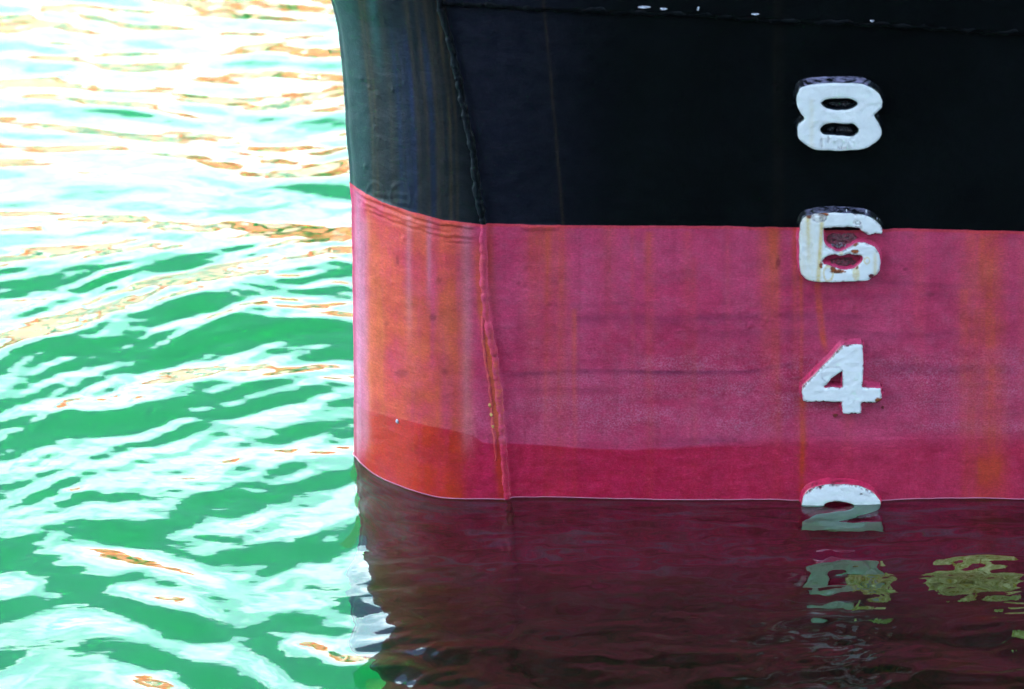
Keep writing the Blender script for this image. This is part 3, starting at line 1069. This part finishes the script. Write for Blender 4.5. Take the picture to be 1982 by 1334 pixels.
cluster('rust_scale', M_SCAB, 1632, 462, 26, 11, 60, 4, 9, .006, 1, 'dark lumpy scale in the upper counter of the 6')
cluster('rust_scale', M_GREY, 1626, 472, 26, 3, 22, 2, 5, .008, 2)
cluster('rust_scale', M_SCAB, 1632, 508, 24, 7, 50, 4, 8, .006, 3, 'lumpy red and brown scale in the lower counter of the 6')
cluster('rust_scale', M_RUST, 1652, 476, 8, 4, 12, 2, 5, .009, 4)
cluster('rust_scale', M_RUST, 1655, 492, 6, 5, 10, 2, 4, .008, 5)
cluster('scale', M_GLOSSK, 1624, 204, 24, 6, 26, 4, 8, .004, 6)
cluster('scale', M_GLOSSK, 1626, 253, 24, 7, 26, 4, 8, .004, 7)
cluster('moss', M_MOSS, 1645, 260, 9, 5, 40, 1.2, 2.6, .006, 8, 'tuft of green moss in the lower counter of the 8')
cluster('moss', M_MOSS, 1600, 260, 8, 4, 30, 1.2, 2.4, .006, 9)
cluster('rust_scale', M_RUST, 1617, 803, 4, 3, 8, 1.5, 3.5, .004, 10)
cluster('rust_scale', M_RUST, 1708, 788, 3, 2, 6, 1.5, 3, .004, 11)
for k, (a, b_) in enumerate(((1636, 405), (1672, 410), (1634, 408), (1676, 409), (1694, 421))):
    cluster('barnacle', M_BARE, a, b_, 4, 2.5, 6, 1, 2, .010, 20 + k)
for k, (a, b_) in enumerate(((950, 780), (953, 800), (955, 822), (774, 814))):
    ctr = lookup(a, b_)
    o = chip('barnacle', a, b_, 3.5, 4.5, M_BARE if k == 3 else simple('ochre_scale', (.5, .2, .05), (.6, .4, .15), 300), .002, 330 + k)
    attach(o)

# weed growth under water
M_WEED = simple('weed', (.40, .38, .02), (.88, .90, .40), 130, .7, .2, .8, .003)


def weed_patch(name, cx_, cy_, rx, ry, count, seed, label):
    """short fronds standing off the plate"""
    rs = np.random.default_rng(seed)
    V_, F_ = [], []
    for k in range(count):
        a, rr = rs.uniform(0, 6.28), rs.random() ** .6
        px, py = cx_ + rx * rr * math.cos(a), cy_ + ry * rr * math.sin(a)
        c = side(px, py, 0)
        ln = rs.uniform(.008, .022)
        wd = rs.uniform(.002, .005)
        t = rs.uniform(-1.2, 1.2)
        dv = np.array([math.sin(t), -rs.uniform(.5, 1.2), -math.cos(t) * .6])
        dv /= np.linalg.norm(dv)
        sd2 = np.cross(dv, [rs.uniform(-.3, .3), -.4, 1])
        sd2 /= np.linalg.norm(sd2)
        b0 = len(V_)
        for q, (f, ww) in enumerate(((0, .7), (.4, 1), (.75, .8), (1, .15))):
            p = c + dv * ln * f + np.array([0, 0, -.004 * f * f])
            V_ += [p - sd2 * wd * ww, p + sd2 * wd * ww]
        for q in range(3):
            F_.append((b0 + 2 * q, b0 + 2 * q + 1, b0 + 2 * q + 3, b0 + 2 * q + 2))
    o = link(name, mesh(name, V_, F_), M_WEED)
    o['kind'] = 'stuff'
    o['label'] = label
    attach(o)
    return o


weed_patch('weed_growth', 1680, 1262, 36, 60, 700, 31, 'yellow-green weed over the right half of the sunken figure')
weed_patch('weed_growth', 1876, 1246, 80, 54, 2000, 32, 'large yellow-green weed patch under water at the right edge')
weed_patch('weed_growth', 1962, 1352, 26, 8, 90, 33, 'faint deeper weed patch under water at the right edge')

# ------------------------------------------------------------------ water
def wave_set(X_, Y_, n, lmin, lmax, ang, spread, slope, seed):
    rs = np.random.default_rng(seed)
    H_ = np.zeros_like(X_)
    for i in range(n):
        lam = math.exp(rs.uniform(math.log(lmin), math.log(lmax)))
        th = R(ang + rs.normal() * spread)
        kx, ky = -math.sin(th) * 2 * math.pi / lam, math.cos(th) * 2 * math.pi / lam
        s_ = slope * math.sqrt(2.0 / n) * rs.uniform(.6, 1.4)
        H_ += s_ * lam / (2 * math.pi) * np.sin(kx * X_ + ky * Y_ + rs.uniform(0, 6.28))
    return H_


def wake(pts, wd_, a_):
    p = np.array([on_water(*q)[:2] for q in pts])
    return p[np.argsort(p[:, 0])], wd_, a_


WAKES = [wake([(-700, 820), (0, 720), (200, 655), (330, 612), (430, 570), (520, 546), (690, 528), (900, 522)], .085, .0105),
         wake([(-700, 900), (0, 800), (150, 760), (300, 700), (450, 640), (560, 618), (690, 606), (900, 600)], .05, .0055),
         wake([(-700, 640), (-100, 600), (60, 545), (180, 540), (330, 585), (420, 605), (900, 700)], .06, .0050)]


def water_height(X_, Y_):
    # slow warp so that crests wander
    wx = X_ + .09 * np.sin(3.7 * Y_ + 1.3 * X_ + .4) + .03 * np.sin(7.3 * X_ - 4.1 * Y_)
    wy = Y_ + .06 * np.sin(4.3 * X_ + 1.1 * Y_ + .9) + .02 * np.sin(11 * X_ + 5 * Y_) + .025 * np.sin(6.1 * X_ + 3.3 * Y_ + 2)
    farw = smooth(.60, .85, Y_)
    neark = smooth(.05, -.35, Y_)
    midk = (1 - farw) * (1 - neark)
    hA = wave_set(wx, wy, 44, .05, .30, 6, 24, .062, 501)
    hB = wave_set(wx, wy, 46, .03, .24, 36, 13, .100, 502)
    hC = wave_set(wx, wy, 34, .08, .38, 14, 36, .120, 503)
    hf = wave_set(wx, wy, 30, .02, .055, 22, 28, .030, 504)
    h = farw * hA + midk * hB + neark * hC + hf * (.4 + .6 * midk)
    # long swell
    h += .014 * np.sin(2 * math.pi * (Y_ - .12 * X_ - .05) / 2.6)
    # wake crests running out from the bow
    for pts, wd_, a_ in WAKES:
        yc = np.interp(X_, pts[:, 0], pts[:, 1])
        t_ = (Y_ - yc) / wd_
        h += a_ * np.exp(-t_ * t_) * smooth(-1.6, -.9, X_)
    # quiet water under the lee of the hull
    open_ = smooth(-.12, -.27, X_ - .0) 
    lee = 0.10 + .38 * smooth(-.14, -.5, Y_) + .20 * smooth(.25, -.2, X_) * smooth(-.25, -.6, Y_)
    far_out = smooth(-2.2, -3.4, Y_)
    open2 = np.maximum(open_, far_out)
    amp = lee + (1 - lee) * open2
    # fall flat where it touches the plates
    h *= amp
    fr_ = wave_set(X_, Y_, 30, .016, .075, 0, 20, .115, 506)
    h += fr_ * (1 - open2) ** 3 * (.6 + .4 * smooth(-.08, -.4, Y_))
    h += (1 - open2) * (.0022 * np.sin(9.5 * X_ + 1.0) + .0012 * np.sin(23 * X_ + .5)) * smooth(-.5, -.05, Y_)
    h += (1 - open2) * smooth(-.12, -.42, Y_) * wave_set(wx, Y_ + .02 * np.sin(9 * X_), 26, .045, .16, 0, 12, .125, 507)
    return h


gx_ = graded(-0.62, 0.75, -70, 40, 0.0040, 1.07, 2.5)
gy_ = graded(-1.05, 1.75, -4.7, 60, 0.0036, 1.06, 2.5)
GX, GY = np.meshgrid(gx_, gy_)
H = water_height(GX, GY) * smooth(30, 8, np.hypot(GX, GY))
Vw = np.stack([GX, GY, H], -1)
wm = grid_mesh('water', Vw)
# close the body of water
nr, nc = GX.shape
import bmesh
bm = bmesh.new()
bm.from_mesh(wm)
bm.verts.ensure_lookup_table()
per = [i for i in range(nc)] + [r * nc + nc - 1 for r in range(1, nr)] + [(nr - 1) * nc + c for c in range(nc - 2, -1, -1)] + [r * nc for r in range(nr - 2, 0, -1)]
low = [bm.verts.new(c_) for c_ in [(bm.verts[i].co.x, bm.verts[i].co.y, -4.0) for i in per]]
bm.verts.ensure_lookup_table()
for k in range(len(per)):
    k2 = (k + 1) % len(per)
    bm.faces.new((bm.verts[per[k2]], bm.verts[per[k]], low[k], low[k2]))
bm.faces.new(low[::-1])
bm.normal_update()
bm.to_mesh(wm)
bm.free()
water = link('water', wm, M_WATER)
water['kind'] = 'structure'

M_BED = simple('pale_sand', (.05, .74, .44), (.07, .80, .50), .6, .9, .1)
bed = link('harbour_bed', mesh('harbour_bed', [(-69, .35, -2.3), (39, .35, -2.3), (39, 59, -2.3), (-69, 59, -2.3)], [(0, 1, 2, 3)], False), M_BED)
bed['kind'] = 'structure'
M_BOUNCE = simple('bounce_bed_tone', (.24, .31, .25), (.30, .37, .30), 2, .95, .1)  # unseen bed split off and toned for the light it bounces onto the hull
near_bed = link('bounce_bed', mesh('bounce_bed', [(-69, -4.6, -2.3), (39, -4.6, -2.3), (39, .348, -2.3), (-69, .348, -2.3)], [(0, 1, 2, 3)], False), M_BOUNCE)
near_bed['kind'] = 'structure'

# thin bright meniscus where the water wets the paint
s_line = np.arange(-0.05, 1.3, .003)
mx_, my_ = hull_point(s_line, 0 * s_line, 0)
rl = np.array([np.interp(s_, ss, rel[np.argmin(np.abs(zz))]) for s_ in s_line])
_, _, nx_, ny_ = section(s_line)
mx_ = mx_ + nx_ * rl
my_ = my_ + ny_ * rl
hz = water_height(mx_ + nx_ * .002, my_ + ny_ * .002)
prof = [(-.001, .0010), (.0002, .0007), (.0005, .0003), (.0009, .0), (.0014, -.0005)]
Vm = np.stack([np.stack([mx_ + nx_ * a, my_ + ny_ * a, hz + b_], -1) for a, b_ in prof], 1)
M_MEN = MB('water_film')
M_MEN.bsdf((.40, .09, .14), .25, .6, None)
men = link('water_edge', grid_mesh('water_edge', Vm), M_MEN.m)
men['kind'] = 'structure'

# ------------------------------------------------------------------ quay on the photographer's side
M_CONC = simple('quay_concrete', (.10, .10, .095), (.16, .155, .145), 3, .85, .2, .5, .01)
v_, f_ = box(-70, 40, -30, -4.72, -5, 1.35)
q = link('quay', mesh('quay', v_, f_, False), M_CONC)
q['kind'] = 'structure'
M_BLOCK = simple('shade_block_grey', (.10, .11, .12), (.14, .15, .16), 4, .7, .3, .3, .01)
BLOCK_Y, BLOCK_H = -13.0, 12.5  # unseen block added to keep sun and low sky off the hull
blocker = thing('shade_block', 'unseen tall grey block added behind the camera for shade', 'shade_block', (0, BLOCK_Y, 1.35))
v_, f_ = box(-26, 34, -9, 0, 0, BLOCK_H)
link('wall', mesh('wall', v_, f_, False), M_BLOCK, blocker)
M_DOOR = simple('dark_door', (.05, .08, .07), (.07, .10, .09), 3, .6)
pv, pf = [], []
for dx in (-16, -4, 8, 20):
    v_, f_ = box(dx - 2.4, dx + 2.4, 0.003, .08, 0.02, 4.6)
    o = link('door', mesh('door', v_, f_, False), M_DOOR, blocker)  # door on the added shade block
v_, f_ = box(-26.4, 34.4, -9.4, .4, BLOCK_H + .003, BLOCK_H + .35)
link('roof', mesh('roof', v_, f_, False), M_CONC, blocker)  # top slab of the added shade block

# ------------------------------------------------------------------ houses and trees on the far quay: seen only as broken reflections
M_ORANGE = simple('orange_render', (.74, .06, .03), (.66, .05, .026), 2, .8, .2)
M_CREAM = simple('cream_render', (.44, .24, .22), (.40, .22, .20), 2, .8, .2)
M_TILE = simple('roof_tile', (.60, .05, .028), (.50, .045, .024), 8, .8, .2)
M_TAN = simple('tan_render', (.48, .10, .07), (.42, .08, .06), 2, .8, .2)
M_GLASS = simple('window_glass', (.03, .05, .06), (.05, .08, .09), 2, .1, .6)
M_FRAME = simple('window_frame', (.8, .8, .78), (.75, .75, .72), 2, .6, .3)
M_LEAF = simple('foliage', (.03, .075, .03), (.06, .11, .045), 3, .8, .2)
M_TRUNK = simple('bark', (.09, .06, .04), (.13, .09, .06), 5, .9, .1)
HY = 25.0
v_, f_ = box(-70, 40, HY - 3, HY + 30, -5, 1.3)
fq = link('far_quay', mesh('far_quay', v_, f_, False), M_CONC)
fq['kind'] = 'structure'
houses = [(-21.5, 5.8, 5.2, M_TAN), (-15.4, 5.9, 5.6, M_CREAM), (-9.6, 5.4, 6.3, M_ORANGE), (-4.2, 5.0, 5.3, M_CREAM), (1.2, 5.4, 6.1, M_TAN), (7.2, 6.0, 5.6, M_CREAM), (13.4, 5.8, 6.0, M_ORANGE)]
desc = ['tan house at the left end of the terrace on the far quay', 'wide cream house second from the left on the far quay',
        'tallest orange house of the terrace on the far quay', 'narrow cream house between an orange and a tan house on the far quay', 'tan house right of the narrow cream one on the far quay',
        'cream house second from the right on the far quay', 'orange house at the right end of the terrace on the far quay']
win_me = None
for (hx, hw, hh, hm), dsc in zip(houses, desc):
    t = thing('house', dsc, 'house', (hx, HY, 1.3), 'houses on the far quay')
    v_, f_ = box(-hw / 2, hw / 2, 0, 7, 0, hh)
    link('wall', mesh('wall', v_, f_, False), hm, t)
    a = hw / 2 + .25
    rv = [(-a, -.3, hh + .003), (a, -.3, hh + .003), (a, 7.3, hh + .003), (-a, 7.3, hh + .003), (-a, 3.5, hh + 1.9), (a, 3.5, hh + 1.9)]
    rf_ = [(0, 1, 5, 4), (2, 3, 4, 5), (1, 2, 5), (3, 0, 4), (0, 3, 2, 1)]
    link('roof', mesh('roof', rv, rf_, False), M_TILE, t)
    for fl in range(2):
        for k in range(3):
            if fl == 0 and k == 1:
                continue
            cx_ = -hw / 2 + hw * (k + .5) / 3
            zc = .8 + fl * 2.4
            v1, f1 = box(cx_ - .55, cx_ + .55, -.06, -.003, zc, zc + 1.2)
            wf_ = link('window', mesh('window', v1, f1, False), M_FRAME, t)
            v1, f1 = box(cx_ - .45, cx_ + .45, -.075, -.063, zc + .1, zc + 1.1)
            link('pane', mesh('pane', v1, f1, False), M_GLASS, wf_)
    v1, f1 = box(-.5, .5, -.06, -.003, 0, 1.9)
    link('door', mesh('door', v1, f1, False), M_DOOR, t)


def tree(x, y, h, seed, label):
    t = thing('tree', label, 'tree', (x, y, 1.3), 'trees behind the far houses')
    rs = np.random.default_rng(seed)
    vs_, fs = [], []
    for k in range(9):
        r_ = .22 * (1 - k / 10)
        for j in range(7):
            an = 2 * math.pi * j / 7
            vs_.append((r_ * math.cos(an) + .05 * math.sin(k), r_ * math.sin(an), k * h * .08))
    for k in range(8):
        for j in range(7):
            fs.append((k * 7 + j, k * 7 + (j + 1) % 7, (k + 1) * 7 + (j + 1) % 7, (k + 1) * 7 + j))
    link('trunk', mesh('trunk', vs_, fs), M_TRUNK, t)
    n = 2600
    c = rs.normal(size=(n, 3))
    c /= np.linalg.norm(c, axis=1)[:, None]
    c *= (rs.random(n) ** .4)[:, None] * (0.75 + .35 * rs.random(n))[:, None]
    c = c * np.array([h * .30, h * .30, h * .36]) + np.array([0, 0, h * .66])
    vs_, fs = [], []
    for i in range(n):
        d1 = rs.normal(size=3)
        d1 /= np.linalg.norm(d1)
        d2 = np.cross(d1, rs.normal(size=3))
        d2 /= np.linalg.norm(d2)
        s_ = rs.uniform(.12, .3)
        b0 = len(vs_)
        vs_ += [c[i] - d1 * s_, c[i] + d2 * s_ * .6, c[i] + d1 * s_, c[i] - d2 * s_ * .6]
        fs.append((b0, b0 + 1, b0 + 2, b0 + 3))
    link('crown', mesh('crown', vs_, fs, False), M_LEAF, t)


for k, (a, h_, lb) in enumerate(((-12.3, 8.8, 'leafy tree behind the gap left of the tall orange house'), (-6.7, 9.2, 'leafy tree behind the gap right of the tall orange house'),
                                 (-1.4, 8.9, 'leafy tree behind the narrow cream house, to its right'), (4.3, 9.3, 'leafy tree behind the gap left of the rightmost house'))):
    tree(a, HY + 9, h_ - .6, 600 + k, lb)
